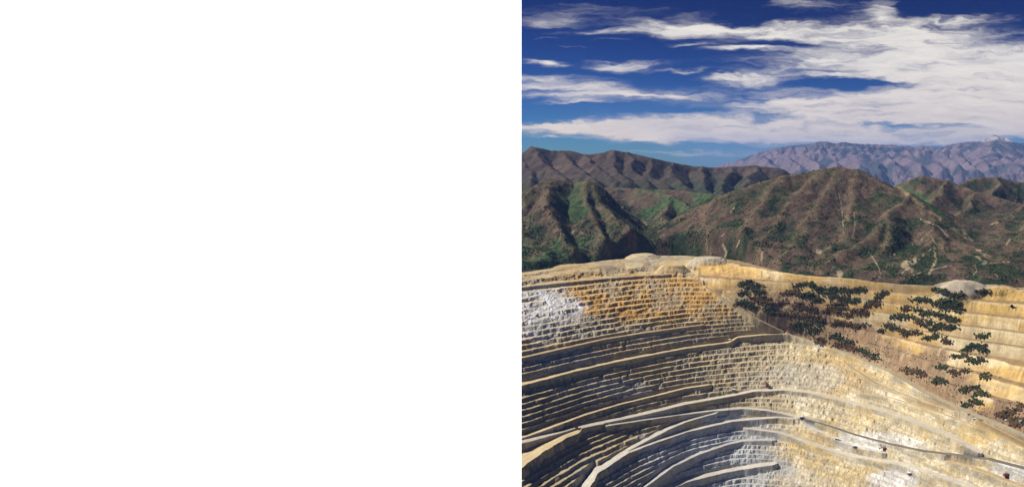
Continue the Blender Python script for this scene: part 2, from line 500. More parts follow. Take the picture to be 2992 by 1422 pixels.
col = np.zeros(YY.shape + (3,)); col[:] = (.41, .32, .185)
col = lerp(col, sst(-.2, .6, n1), (.33, .29, .22))
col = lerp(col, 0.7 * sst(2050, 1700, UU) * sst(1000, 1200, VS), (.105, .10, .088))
col = lerp(col, .9 * blob(1860, 860, 270, 85), (.47, .26, .06))
col = lerp(col, .9 * blob(1740, 800, 200, 45), (.36, .24, .11))
col = lerp(col, .95 * blob(1575, 905, 135, 85), (.62, .62, .64))
col = lerp(col, .6 * blob(1680, 950, 130, 40), (.28, .27, .25))
col = lerp(col, .8 * blob(1640, 1050, 150, 35), (.23, .24, .28))
col = lerp(col, .6 * blob(1800, 1130, 120, 30), (.40, .41, .44))
col = lerp(col, 1.0 * blob(2130, 1325, 250, 125), (.42, .46, .52))
col = lerp(col, .8 * blob(1880, 1375, 220, 60), (.25, .27, .31))
col = lerp(col, .6 * blob(2300, 1115, 170, 45), (.42, .42, .40))
RW = sst(2080, 2350, UU) * (1 - TERR)
col = lerp(col, .85 * RW, (.58, .49, .32))
col = lerp(col, .7 * RW * sst(.0, .7, n1), (.58, .42, .17))
col = lerp(col, .6 * RW * sst(.1, .7, n2), (.66, .61, .50))
col = lerp(col, .55 * RW * sst(.15, .7, -n2), (.44, .38, .27))
col = lerp(col, .8 * blob(2450, 1075, 120, 70) * RW, (.50, .36, .17))
col = lerp(col, .7 * blob(2830, 1265, 130, 35) * RW, (.56, .41, .17))
col = lerp(col, .6 * blob(2360, 1100, 120, 40) * RW, (.48, .46, .40))
col = lerp(col, .9 * blob(2540, 1288, 170, 26), (.72, .70, .66))
col = lerp(col, .9 * blob(2600, 1395, 90, 28), (.66, .65, .64))
col = lerp(col, .85 * blob(2960, 1375, 60, 28), (.60, .62, .63))
col = lerp(col, .8 * blob(2413, 1287, 45, 18), (.52, .38, .17))
col = lerp(col, .7 * blob(2330, 1405, 150, 40), (.50, .45, .36))
# thin weathered strata
n4 = fbm(AA / 70, ZZ / 4.5, 3, 104)
col *= (1 + (.16 - .08 * RW) * n3 + .12 * n2 + .20 * RW * n4)[..., None]
# terraces: sand and gold
ct = np.zeros_like(col); ct[:] = (.54, .36, .13)
ct = lerp(ct, sst(-.1, .7, fbm(AA / 80, ZZ / 30, 4, 111)), (.58, .47, .28))
ct = lerp(ct, .75 * blob(2890, 905, 150, 40), (.56, .37, .11))
ct = lerp(ct, .55 * blob(2330, 850, 260, 25), (.52, .37, .17))
ct = lerp(ct, .7 * blob(2880, 1010, 160, 70), (.62, .52, .33))
SOIL = np.concatenate([np.zeros(yb.shape), soil])
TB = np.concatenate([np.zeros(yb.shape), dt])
ct = lerp(ct, .9 * sst(.08, .0, TB), (.26, .18, .10))  # brown weedy berm soil, with the toe line's shade put into the colour
ct = lerp(ct, .5 * sst(.55, 1.0, TB + .25 * n2), (.38, .27, .14))  # face bottoms darkened, shading painted into the colour
ct = lerp(ct, .55 * sst(.05, .12, TB) * sst(.35, .15, TB), (.64, .54, .36))  # upper faces paler, the bright end of the painted shading
ct = lerp(ct, .9 * sst(.2, .6, SOIL + .3 * n1 + .2 * n2), (.26, .18, .115))
ct = lerp(ct, .6 * sst(.1, .5, SOIL) * sst(.2, .6, n2), (.42, .31, .19))
ct = lerp(ct, .4 * sst(.3, .7, fbm(AA / 45, ZZ / 25, 4, 131)) * sst(2750, 2500, UU), (.34, .19, .10))
ct = lerp(ct, .5 * blob(2180, 890, 90, 35), (.40, .31, .18))
ct = lerp(ct, .85 * blob(2960, 1215, 110, 38), (.22, .145, .10))
ct = lerp(ct, .8 * blob(2810, 842, 110, 25), (.50, .44, .34))
ct = lerp(ct, .6 * blob(2868, 825, 40, 18), (.36, .34, .31))
streaks = fbm(AA / 7, kt[0, 0] * 0 + LL / 6, 3, 121)
ct *= (1 + .12 * streaks + .06 * n3)[..., None]
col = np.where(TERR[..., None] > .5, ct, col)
col = lerp(col, .85 * sst(.1, .4, HEAPM), (.43, .38, .30))
col = lerp(col, .8 * sst(-1.2, -2.0, LL + .4 * n1) * (1 - HEAPM), (.33, .25, .15))
for (ta, tb), (tc2, td), tw in (((2634, 1046), (2700, 962), 4), ((2264, 935), (2325, 872), 4), ((2250, 905), (2270, 880), 3), ((2700, 962), (2735, 925), 5), ((2740, 1040), (2770, 1000), 4)):
    tq = np.clip(((UU - ta) * (tc2 - ta) + (VS - tb) * (td - tb)) / ((tc2 - ta) ** 2 + (td - tb) ** 2), 0, 1)
    col = lerp(col, .7 * TERR * sst(tw * 1.3, tw * .5, np.hypot(UU - ta - tq * (tc2 - ta), VS - tb - tq * (td - tb)) + 2 * n2), (.52, .40, .24))
# road surfaces and bench tops of crushed rock
cn = np.concatenate([np.zeros(yb.shape), CONE * (drop > .02) * (1 - terr)])
col = lerp(col, .6 * cn, (.36, .32, .25))
bt = (np.concatenate([np.zeros(yb.shape), (berm_pit & (terr < .5)) * 1.0]))
col = lerp(col, .6 * bt * (1 - RW), (.54, .44, .25))
col = lerp(col, .55 * blob(2110, 1330, 240, 120), (.43, .47, .53))
col = lerp(col, .6 * bt * RW, (.36, .325, .25))
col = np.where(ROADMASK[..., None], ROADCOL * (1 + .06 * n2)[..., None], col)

co = np.stack([XX, YY, ZZ], -1).reshape(-1, 3)
fc = grid_faces(NB + NR, NC)
mid = ((ROADMASK[:-1, :-1] * 1 + ROADMASK[1:, 1:]) == 2).ravel()
tm = (TERR[:-1, :-1] > .5).ravel()
cf = col.reshape(-1, 3)
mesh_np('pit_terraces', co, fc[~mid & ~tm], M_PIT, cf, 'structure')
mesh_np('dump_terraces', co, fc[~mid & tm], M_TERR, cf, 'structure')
mesh_np('haul_roads', co, fc[mid], M_ROAD, cf, 'structure')

VPROJ = V0 - F * ZZ / YY


def at(u, vv):
    """the point of the ground seen at a photo pixel"""
    j = int(round((u - EDGE) / (3180 - EDGE) * (NC - 1))); j = max(0, min(NC - 1, j))
    c = VPROJ[::-1, j]                                  # near to far
    hit = np.nonzero(c <= vv)[0]
    i = len(c) - 1 - (hit[0] if len(hit) else len(c) - 1)
    return Vector((XX[i, j], YY[i, j], ZZ[i, j]))


# ------------------------------------------------------------------ hills
def P3(u, vv, yy_): return ((u - U0) / F * yy_, yy_, (V0 - vv) / F * yy_)


def ridges_height(X, Y, lines, base, k, r, temp, warp, seed):
    Xw = X + warp * fbm(X / (warp * 6), Y / (warp * 6), 4, seed); Yw = Y + warp * fbm(X / (warp * 6) + 9, Y / (warp * 6) - 7, 4, seed + 50)
    H = np.array(base, float); dmin = np.full(X.shape, 1e9)
    for ln in lines:
        kk = k
        if isinstance(ln, tuple): ln, kk = ln
        pts = [P3(*p) for p in ln]
        best = np.full(X.shape, -1e9)
        for (ax, ay, az), (bx, by, bz) in zip(pts[:-1], pts[1:]):
            dx, dy = bx - ax, by - ay
            t = np.clip(((Xw - ax) * dx + (Yw - ay) * dy) / (dx * dx + dy * dy), 0, 1)
            d = np.hypot(Xw - ax - t * dx, Yw - ay - t * dy)
            best = np.maximum(best, az + t * (bz - az) - kk * (np.sqrt(d * d + r * r) - r))
            dmin = np.minimum(dmin, d)
        m = np.maximum(H, best)
        H = m + temp * np.log(np.exp((H - m) / temp) + np.exp((best - m) / temp))
    return H, dmin


NEAR = [
    [(1500, 575, 3600), (1560, 545, 3680), (1610, 523, 3750), (1660, 532, 3800), (1710, 530, 3800), (1760, 592, 3650), (1850, 662, 3380), (1950, 738, 3120)],
    [(1610, 525, 3750), (1602, 600, 3480), (1640, 690, 3240), (1675, 752, 3080)],
    [(1545, 555, 3660), (1535, 640, 3400), (1550, 720, 3200), (1560, 790, 3080)],
    [(1700, 532, 3790), (1735, 620, 3480), (1775, 700, 3240), (1790, 750, 3100)],
    [(1870, 548, 4900), (1960, 572, 4500), (2040, 612, 4100), (2062, 680, 3550), (2050, 740, 3200)],
    [(1960, 572, 4500), (1935, 630, 4000), (1985, 690, 3500)],
    ([(2050, 606, 3620), (2100, 577, 3680), (2200, 539, 3750), (2280, 512, 3830), (2340, 505, 3880), (2400, 494, 3930), (2450, 488, 3960), (2500, 496, 3930),
      (2560, 518, 3850), (2640, 562, 3700), (2705, 612, 3520), (2740, 650, 3380)], .5),
    ([(2270, 515, 3820), (2225, 600, 3480), (2150, 690, 3180), (2085, 765, 2960)], .46),
    ([(2450, 490, 3960), (2400, 590, 3520), (2330, 700, 3160), (2270, 775, 2930)], .46),
    ([(2400, 494, 3930), (2330, 570, 3600), (2260, 660, 3280), (2190, 750, 3000)], .46),
    ([(2500, 498, 3930), (2500, 590, 3540), (2465, 690, 3180), (2400, 785, 2890)], .46),
    [(2640, 564, 3700), (2590, 640, 3330), (2500, 715, 3060), (2400, 790, 2850)],
    [(2600, 640, 3330), (2560, 735, 3020), (2520, 810, 2840)],
    [(2730, 648, 3380), (2730, 700, 3180), (2660, 770, 2960), (2600, 825, 2830)],
    [(2725, 655, 3360), (2760, 720, 3120), (2770, 800, 2900)],
    [(2590, 555, 4700), (2650, 525, 4650), (2690, 513, 4600), (2760, 528, 4550), (2850, 560, 4450), (2992, 600, 4250), (3200, 640, 4000)],
    [(2850, 560, 4450), (2810, 630, 3850), (2800, 700, 3400), (2830, 790, 3000)],
    [(2760, 528, 4550), (2740, 600, 4000), (2760, 650, 3600)],
    [(2992, 600, 4250), (2925, 650, 3720), (2890, 730, 3300), (2890, 810, 2950)],
    [(3120, 620, 4000), (3000, 645, 3560), (2960, 730, 3200), (2950, 815, 2920)],
    [(2800, 545, 5100), (2845, 519, 5250), (2910, 518, 5250), (2992, 533, 5200), (3200, 520, 5200)],
    [(2910, 518, 5250), (2900, 580, 4700), (2990, 620, 4300)],
    [(1780, 548, 5200), (1880, 552, 5150), (1990, 556, 5100), (2090, 566, 4900), (2200, 590, 4700)],
]
hu = np.linspace(EDGE, 3180, 900)
rim_y = np.interp(hu, ucol, y[0])
ht = np.linspace(0, 1, 640) ** 1.25
HY = (rim_y + 8)[None, :] + (5900 - rim_y)[None, :] * ht[:, None]
HX = (hu[None, :] - U0) / F * HY
dyr = HY - rim_y[None, :]
base = -477 + 0.10 * np.minimum(dyr, 1500) + sst(1980, 1800, np.broadcast_to(hu[None, :], HY.shape)) * sst(5, 130, dyr) * (22 + 18 * fbm(HX / 90, HY / 90, 3, 205)) + 8 * sst(5, 90, dyr)
HZ, HD = ridges_height(HX, HY, NEAR, base, .80, 12, 6, 40, 201)
gul = ridged(HX / 290 + .4 * fbm(HX / 90, HY / 90, 2, 8), HY / 260, 4, 211)
HZ += -21 * sst(20, 240, HD) * sst(.0, .9, -gul + .2) + 9 * fbm(HX / 120, HY / 120, 5, 221) * sst(0, 160, HD) + 2.2 * fbm(HX / 22, HY / 22, 4, 231)
foot = sst(5, 70, HY - rim_y[None, :])
HZ = HZ * foot + np.minimum(HZ, -477) * (1 - foot)
gy, gx = np.gradient(HZ)
# colour of soil, dry grass and low growth
low = sst(-200, -420, HZ)
h1 = fbm(HX / 240, HY / 240, 5, 301); h2 = fbm(HX / 60, HY / 60, 4, 302); h3 = fbm(HX / 16, HY / 16, 3, 303)
HU = np.broadcast_to(hu[None, :], HY.shape)
hc = np.zeros(HY.shape + (3,)); hc[:] = (.118, .083, .062)
hc = lerp(hc, sst(-.1, .6, h1 + .6 * h2), (.085, .082, .045))
hc = lerp(hc, .85 * sst(-.15, .5, h2 - .5 * gul + .5 * low - .15), (.030, .060, .026))
hc = lerp(hc, .7 * sst(2000, 1600, HU) * sst(.0, .6, h1 + low - .1), (.055, .115, .042))
hc = lerp(hc, .4 * sst(45, 8, HD + 14 * h2), (.23, .165, .10))
hc = lerp(hc, .55 * sst(.25, .8, fbm(HX / 120 + 7, HY / 120, 4, 305)), (.17, .115, .085))
bare = sst(.68, .85, fbm(HX / 55 + 3, HY / 140, 4, 306)) * sst(-240, -420, HZ)
hc = lerp(hc, .8 * bare, (.42, .34, .22))
hc = lerp(hc, .8 * sst(1830, 1900, HU) * sst(2130, 2060, HU) * sst(3900, 4400, HY) * sst(-.5, .2, h1 + .5 * h2), (.06, .125, .045))
hc *= .72 * (1 + .25 * h3)[..., None]


# tracks and bare gullies on the hills (photo pixels)
def paint_line(pts, width, colr, strength=.85):
    global hc
    HVp = V0 - F * HZ / HY
    best = np.full(HY.shape, 1e9)
    for (a, b), (c, d) in zip(pts[:-1], pts[1:]):
        t = np.clip(((HU - a) * (c - a) + (HVp - b) * (d - b)) / ((c - a) ** 2 + (d - b) ** 2), 0, 1)
        best = np.minimum(best, np.hypot(HU - a - t * (c - a), HVp - b - t * (d - b)))
    hc = lerp(hc, strength * sst(width * 1.2, width * .6, best + 1.5 * h3), colr)


pale = (.40, .34, .23)
for pts, wd in (([(2540, 737), (2555, 760), (2570, 785), (2572, 810)], 2.5), ([(2112, 716), (2122, 735), (2118, 752)], 4), ([(2635, 798), (2700, 745), (2735, 715), (2720, 690)], 2.5),
                ([(2640, 812), (2710, 790), (2780, 775)], 1.6), ([(2845, 772), (2856, 790), (2840, 806)], 2.5), ([(2870, 770), (2950, 765)], 1.5),
                ([(2495, 620), (2498, 660), (2490, 700)], 1.8), ([(2450, 560), (2460, 610), (2465, 680)], 1.5), ([(2148, 602), (2135, 620)], 2.5), ([(2115, 685), (2102, 693)], 2.5),
                ([(2160, 702), (2152, 722)], 3.5), ([(2690, 640), (2740, 660), (2770, 690)], 3), ([(2730, 720), (2735, 760), (2715, 800)], 6), ([(2940, 715), (2950, 700)], 4),
                ([(2965, 590), (2972, 575)], 2.5), ([(2895, 655), (2915, 650)], 3), ([(1905, 700), (1915, 712)], 4)):
    paint_line(pts, wd * .62, pale, .65)
paint_line([(2560, 512), (2625, 545), (2700, 600), (2745, 640)], 7, (.26, .19, .10), .7)
paint_line([(2600, 520), (2680, 570), (2755, 630)], 9, (.05, .085, .035), .8)
hco = np.stack([HX, HY, HZ], -1).reshape(-1, 3)
mesh_np('hills', hco, grid_faces(*HY.shape), M_HILL, hc.reshape(-1, 3), 'structure', smooth=True)
HV = V0 - F * HZ / HY

# the dark ridge behind -----------------------------------------------
BACK = [
    [(1480, 460, 6500), (1523, 448, 6500), (1545, 440, 6500), (1560, 428, 6500), (1610, 440, 6550), (1665, 440, 6600), (1720, 452, 6600), (1765, 448, 6600), (1800, 438, 6600),
     (1840, 446, 6650), (1905, 462, 6700), (1960, 476, 6800), (2010, 484, 6900), (2080, 490, 7000), (2200, 484, 7000), (2270, 492, 7000), (2310, 508, 7000), (2420, 540, 7000)],
    [(1560, 430, 6500), (1585, 470, 6100), (1640, 515, 5700), (1680, 545, 5450)],
    [(1523, 450, 6500), (1535, 490, 6000), (1560, 530, 5600)],
    [(1650, 442, 6600), (1675, 480, 6100), (1730, 520, 5700), (1770, 545, 5500)],
    [(1720, 452, 6600), (1750, 490, 6100), (1800, 530, 5700)],
    [(1790, 440, 6600), (1790, 480, 6200), (1830, 530, 5700)],
    [(1840, 446, 6650), (1850, 490, 6200), (1890, 540, 5700)],
    [(1905, 462, 6700), (1910, 500, 6300), (1940, 545, 5800)],
    [(1960, 476, 6800), (1970, 510, 6300), (2000, 550, 5900)],
    [(2050, 487, 6950), (2055, 520, 6400), (2060, 555, 6000)],
    [(2130, 488, 7000), (2125, 520, 6500), (2110, 560, 6000)],
    [(2200, 484, 7000), (2190, 520, 6500), (2180, 560, 6000)],
]
bu = np.linspace(EDGE, 2480, 620)
BY = np.broadcast_to((5050 + 3600 * np.linspace(0, 1, 330) ** 1.1)[:, None], (330, 620)).copy()
BX = (bu[None, :] - U0) / F * BY
BZ, BD = ridges_height(BX, BY, BACK, np.full(BY.shape, -480.0), .75, 12, 7, 60, 401)
bg_ = ridged(BX / 170, BY / 420, 4, 411)
BZ += -75 * sst(20, 260, BD) * sst(.0, .9, -bg_ + .25) + 10 * fbm(BX / 110, BY / 110, 5, 421) * sst(0, 150, BD) + 3 * fbm(BX / 35, BY / 35, 3, 422)
b1 = fbm(BX / 300, BY / 300, 4, 431); b2 = fbm(BX / 70, BY / 70, 4, 432)
bc = np.zeros(BY.shape + (3,)); bc[:] = (.105, .075, .062)
bc = lerp(bc, sst(-.1, .6, b1 + .5 * b2), (.145, .105, .085))
bc = lerp(bc, .85 * sst(-80, -330, BZ + 70 * b2), (.045, .075, .04))
bc *= .6 * (1 + .2 * b2)[..., None]
mesh_np('hills', np.stack([BX, BY, BZ], -1).reshape(-1, 3), grid_faces(*BY.shape), M_HILL, bc.reshape(-1, 3), 'structure', smooth=True)

# far mountains --------------------------------------------------------
MY = 31000
crest = [(2020, 520), (2085, 492), (2150, 470), (2200, 456), (2250, 443), (2290, 434), (2350, 426), (2380, 420), (2410, 417), (2440, 424), (2480, 421), (2520, 425), (2570, 427), (2600, 426),
         (2640, 431), (2700, 431), (2750, 434), (2775, 427), (2810, 420), (2850, 419), (2875, 410), (2905, 396), (2940, 403), (2970, 420), (2992, 424), (3050, 412), (3120, 420), (3230, 430)]
MT = [([(u, vv, MY) for u, vv in crest], .66)]
random.seed(5)
u = 2090.0
while u < 3200:
    vv = np.interp(u, [c[0] for c in crest], [c[1] for c in crest])
    a_, b_, c_ = random.uniform(-8, 14), random.uniform(-14, 32), random.uniform(-10, 40)
    dy = random.uniform(.7, 1.25)
    MT.append(([(u, vv + random.uniform(1, 8), MY), (u + a_, vv + 22 * dy, MY - 1900 * dy), (u + b_, vv + random.uniform(40, 60) * dy, MY - 3700 * dy), (u + c_, vv + 80, MY - 5600)], random.uniform(.42, .62)))
    if random.random() < .6: MT.append(([(u + a_, vv + 22 * dy, MY - 1900 * dy), (u + a_ - random.uniform(8, 26), vv + 55, MY - 3900), (u + a_ - random.uniform(10, 50), vv + 82, MY - 5700)], .5))
    u += random.uniform(16, 46)
MT += [[(u, 462 + random.uniform(-5, 6), MY - 4800), (u + 30, 478, MY - 5800), (u + 50, 500, MY - 7000)] for u in range(2230, 3200, 58)]
mu = np.linspace(2000, 3200, 760)
MYY = np.broadcast_to((22500 + 14000 * np.linspace(0, 1, 420))[:, None], (420, 760)).copy()
MX = (mu[None, :] - U0) / F * MYY
MZ, MD = ridges_height(MX, MYY, MT, np.full(MYY.shape, -1240.0), .7, 25, 14, 260, 501)
MZ += 60
mg = ridged(MX / 800, MYY / 1500, 4, 511)
MZ += -420 * sst(40, 700, MD) * sst(-.1, .7, -mg + .1) + 45 * ridged(MX / 260, MYY / 500, 3, 524) + 150 * fbm(MX / 430, MYY / 430, 5, 521) * sst(0, 500, MD) + 14 * fbm(MX / 130, MYY / 130, 3, 522)
m1 = fbm(MX / 950, MYY / 950, 4, 531)
mc = np.zeros(MYY.shape + (3,)); mc[:] = (.17, .125, .13)
mc = lerp(mc, sst(-.1, .5, m1), (.055, .058, .06))
mc = lerp(mc, .8 * sst(760, 930, MZ + 130 * m1), (.46, .43, .42))
mesh_np('mountains', np.stack([MX, MYY, MZ], -1).reshape(-1, 3), grid_faces(*MYY.shape), M_MTN, mc.reshape(-1, 3), 'structure', smooth=True)

# valley floor, cut off at the same bearing as everything else
gyv = np.linspace(4800, 52000, 60); guv = np.linspace(2010, 3300, 60)
GY = np.broadcast_to(gyv[:, None], (60, 60)); GX = (guv[None, :] - U0) / F * GY
GZ = -650.0 - (GY - 4800) / 26200 * 610
gcol = np.zeros(GY.shape + (3,)); gcol[:] = (.36, .29, .20)
gcol = lerp(gcol, sst(-.2, .5, fbm(GX / 900, GY / 900, 4, 601)), (.22, .19, .13))
mesh_np('ground', np.stack([GX, GY, GZ], -1).reshape(-1, 3), grid_faces(60, 60), M_PLAIN, gcol.reshape(-1, 3), 'structure')

# haze -------------------------------------------------------------------
bm = bmesh.new()
X0, X1, Y0, Y1, Z0, Z1 = -4600, 32500, -300, 52500, -2600, 1350
bmesh.ops.create_cube(bm, size=1.0, matrix=Matrix.Translation(((X0 + X1) / 2, (Y0 + Y1) / 2, (Z0 + Z1) / 2)) @ Matrix.Diagonal((X1 - X0, Y1 - Y0, Z1 - Z0, 1)))
me = bpy.data.meshes.new('haze'); bm.to_mesh(me); bm.free()
hz = bpy.data.objects.new('haze', me); C.objects.link(hz); hz['kind'] = 'stuff'
hm = bpy.data.materials.new('haze'); hm.use_nodes = True
t = hm.node_tree; t.nodes.clear()
ov = t.nodes.new('ShaderNodeOutputMaterial'); pv = t.nodes.new('ShaderNodeVolumePrincipled')
pv.inputs['Color'].default_value = (.24, .43, .98, 1)
pv.inputs['Density'].default_value = 1.75e-5
pv.inputs['Anisotropy'].default_value = 0.0
t.links.new(pv.outputs[0], ov.inputs['Volume'])
me.materials.append(hm)

#OBJECTS
# ------------------------------------------------------------------ things
class MB:
    def __init__(s): s.bm = bmesh.new()

    def box(s, c, d, rot=None, taper=1.0):
        m = Matrix.Translation(c) @ (rot.to_4x4() if rot else Matrix.Identity(4)) @ Matrix.Diagonal((d[0], d[1], d[2], 1))
        r = bmesh.ops.create_cube(s.bm, size=1.0, matrix=Matrix.Identity(4))
        for vv_ in r['verts']:
            if vv_.co.z > 0: vv_.co.x *= taper; vv_.co.y *= taper
            vv_.co = m @ vv_.co
        return s

    def tube(s, a, b, r, r2=None, seg=12, caps=True):
        a, b = Vector(a), Vector(b); d = b - a
        m = Matrix.Translation((a + b) / 2) @ d.to_track_quat('Z', 'Y').to_matrix().to_4x4()
        bmesh.ops.create_cone(s.bm, cap_ends=caps, segments=seg, radius1=r, radius2=r if r2 is None else r2, depth=d.length, matrix=m)
        return s

    def prism(s, outline, y0, y1):
        """outline in x,z extruded along y"""
        a = [s.bm.verts.new((p[0], y0, p[1])) for p in outline]; b = [s.bm.verts.new((p[0], y1, p[1])) for p in outline]
        n = len(outline)
        s.bm.faces.new(a); s.bm.faces.new(b[::-1])
        for i in range(n): s.bm.faces.new((a[i], b[i], b[(i + 1) % n], a[(i + 1) % n]))
        return s

    def build(s, name, mat, parent=None, bevel=0.0):
        bmesh.ops.recalc_face_normals(s.bm, faces=s.bm.faces)
        if bevel: bmesh.ops.bevel(s.bm, geom=list(s.bm.edges), offset=bevel, segments=1, affect='EDGES')
        me = bpy.data.meshes.new(name); s.bm.to_mesh(me); s.bm.free()
        me.materials.append(mat)
        o = bpy.data.objects.new(name, me); C.objects.link(o)
        if parent: o.parent = parent
        return o


def thing(name, label, cat, loc, rz=0.0, group=None):
    o = bpy.data.objects.new(name, None); C.objects.link(o)
    o.location = loc; o.rotation_euler = (0, 0, rz); o['label'] = label; o['category'] = cat
    if group: o['group'] = group
    return o


def dup(root, loc, rz, label, group):
    r = root.copy(); C.objects.link(r); r.location = loc; r.rotation_euler = (0, 0, rz); r['label'] = label; r['group'] = group
    for ch in list(root.children):
        c = ch.copy(); C.objects.link(c); c.parent = r
        for g in ch.children:
            d = g.copy(); C.objects.link(d); d.parent = c
    return r


def flat_at(u, vv, w=6):
    p = at(u, vv)
    return p + Vector((0, 0, 0.1))


MT_ = lambda n, c, r=.5, m=0.0: mat_plain(n, c, r, m)
m_red = MT_('rusty red paint', (.22, .035, .025)); m_dk = MT_('dark steel', (.035, .033, .033), .6); m_wh = MT_('white paint', (.75, .75, .74))
m_tyre = MT_('tyre rubber', (.02, .02, .02), .9); m_glass = MT_('cab glass', (.03, .04, .05), .1); m_yel = MT_('dusty yellow paint', (.45, .30, .06)); m_grey = MT_('worn grey steel', (.22, .22, .22), .6)
m_blue = MT_('pale blue sheet roof', (.36, .52, .62)); m_conc = MT_('weathered concrete', (.36, .34, .30), .9); m_black = MT_('hole shade black', (.012, .012, .012), 1.0)
m_red2 = MT_('red paint', (.42, .05, .035))


def shovel(loc, rz, label, mast_up=True):
    t = thing('mining_shovel', label, 'mining shovel', loc, rz, 'mining shovels in the pit')
    for s in (-1, 1):
        o = MB().prism([(-5.2, .6), (-4.2, 0), (4.2, 0), (5.2, .6), (5.2, 1.7), (4.2, 2.3), (-4.2, 2.3), (-5.2, 1.7)], s * 3.6 - 1.1, s * 3.6 + 1.1).build('crawler_track', m_dk, t)
    MB().tube((0, 0, 1.6), (0, 0, 3.2), 3.2, seg=20).build('turntable', m_dk, t)
    h = MB().box((-2.6, 0, 6.2), (11.5, 8.4, 6.0)).build('machine_house', m_red, t, .25)
    MB().box((-2.9, 0, 9.35), (9.5, 6.2, .5)).build('roof_vent', m_dk, h)
    cb = MB().box((2.2, -3.4, 10.6), (3.0, 2.4, 2.6)).build('cab', m_red, t, .15)
    MB().box((3.72, -3.4, 10.9), (.06, 1.9, 1.4)).build('cab_window', m_glass, cb)
    MB().tube((3.0, -1.2, 5), (13.2, -.5, 16.2), .75, .5, 8).tube((3.0, 1.2, 5), (13.2, .5, 16.2), .75, .5, 8).tube((13.2, -.9, 16.2), (13.2, .9, 16.2), 1.0).build('boom', m_red, t)
    MB().tube((-4, -1.5, 9.2), (-1, 0, 15.0), .3).tube((-4, 1.5, 9.2), (-1, 0, 15.0), .3).tube((2.4, 0, 9.2), (-1, 0, 15.0), .3).build('gantry', m_red, t)
    MB().tube((-1, -.3, 15), (13.2, -.3, 16.9), .1, seg=6).tube((-1, .3, 15), (13.2, .3, 16.9), .1, seg=6).build('suspension_cable', m_dk, t)
    MB().tube((5.2, .9, 10.4), (14.4, .9, 5.6), .42, seg=8).tube((5.2, -.9, 10.4), (14.4, -.9, 5.6), .42, seg=8).build('dipper_stick', m_dk, t)
    b = MB().prism([(13.2, 7.4), (16.4, 7.0), (17.2, 3.4), (14.2, 3.0), (13.0, 4.6)], -1.9, 1.9).build('bucket', m_grey, t, .15)
    for y_ in (-1.2, 0, 1.2): MB().box((17.3, y_, 3.9), (.9, .4, .4)).build('tooth', m_dk, b)
    MB().tube((13.8, -.4, 15.8), (14.6, -.4, 7.4), .12, seg=6).tube((13.8, .4, 15.8), (14.6, .4, 7.4), .12, seg=6).build('hoist_rope', m_dk, t)
    return t


def haul_truck(loc, rz, label):
    t = thing('haul_truck', label, 'haul truck', loc, rz, 'haul trucks in the pit')
    MB().box((0, 0, 2.3), (11.5, 4.4, 1.5)).box((4.6, 0, 3.4), (3.4, 6.0, 1.6)).build('chassis', m_dk, t, .1)
    MB().prism([(-6.2, 4.6), (-5.4, 3.6), (1.6, 3.2), (2.8, 5.9), (6.2, 6.3), (6.2, 6.7), (2.4, 6.5), (-6.4, 6.2)], -3.4, 3.4).build('dump_bed', m_wh, t, .12)
    c = MB().box((4.3, 1.9, 5.0), (2.0, 2.0, 1.7)).build('cab', m_wh, t, .1)
    MB().box((5.33, 1.9, 5.2), (.06, 1.7, .9)).build('windscreen', m_glass, c)
    MB().tube((6.1, -2.8, 3.2), (6.1, -2.8, 4.3), .08).tube((6.1, 2.8, 3.2), (6.1, 2.8, 4.3), .08).box((6.1, 0, 4.25), (.1, 5.6, .1)).build('handrail', m_yel, t)
    for x_ in (3.8, -3.2):
        for s in (-1, 1):
            w_ = MB().tube((x_, s * 2.3, 1.75), (x_, s * 3.6, 1.75), 1.75, seg=20).build('wheel', m_tyre, t)
            MB().tube((x_, s * 3.55, 1.75), (x_, s * 3.68, 1.75), .9, seg=14).build('rim', m_grey, w_)
    return t


def drill(loc, rz):
    t = thing('drill_rig', 'dark red blasthole drill rig with tall upright mast beside the white haul road', 'drill rig', loc, rz)
    for s in (-1, 1):
        MB().prism([(-3.6, .4), (-3, 0), (3, 0), (3.6, .4), (3.6, 1.1), (3, 1.5), (-3, 1.5), (-3.6, 1.1)], s * 2 - .5, s * 2 + .5).build('crawler_track', m_dk, t)
    MB().box((.6, 0, 2.9), (8.4, 4.2, 2.6)).build('machine_house', m_red, t, .15)
    MB().box((-3.0, 1.2, 5.0), (2.0, 1.8, 1.8)).build('cab', m_red, t, .1)
    m = MB()
    for sx in (-.8, .8):
        for sy in (-.8, .8): m.tube((-4.8 + sx, sy, 1.4), (-4.8 + sx, sy, 22), .17, seg=6)
    for k_ in range(12):
        z_ = 2 + k_ * 1.7
        for sy in (-.8, .8): m.tube((-5.6, sy, z_), (-4.0, sy, z_ + 1.6), .1, seg=5)
        for sx in (-5.6, -4.0): m.tube((sx, -.8, z_), (sx, .8, z_ + 1.6), .1, seg=5)
    m.build('mast', m_red, t)
    MB().tube((-4.8, 0, .3), (-4.8, 0, 20.5), .28, seg=8).build('drill_pipe', m_dk, t)
    for x_ in (-2.8, 3.9): MB().tube((x_, 0, .1), (x_, 0, 2), .25).build('jack', m_dk, t)
    return t


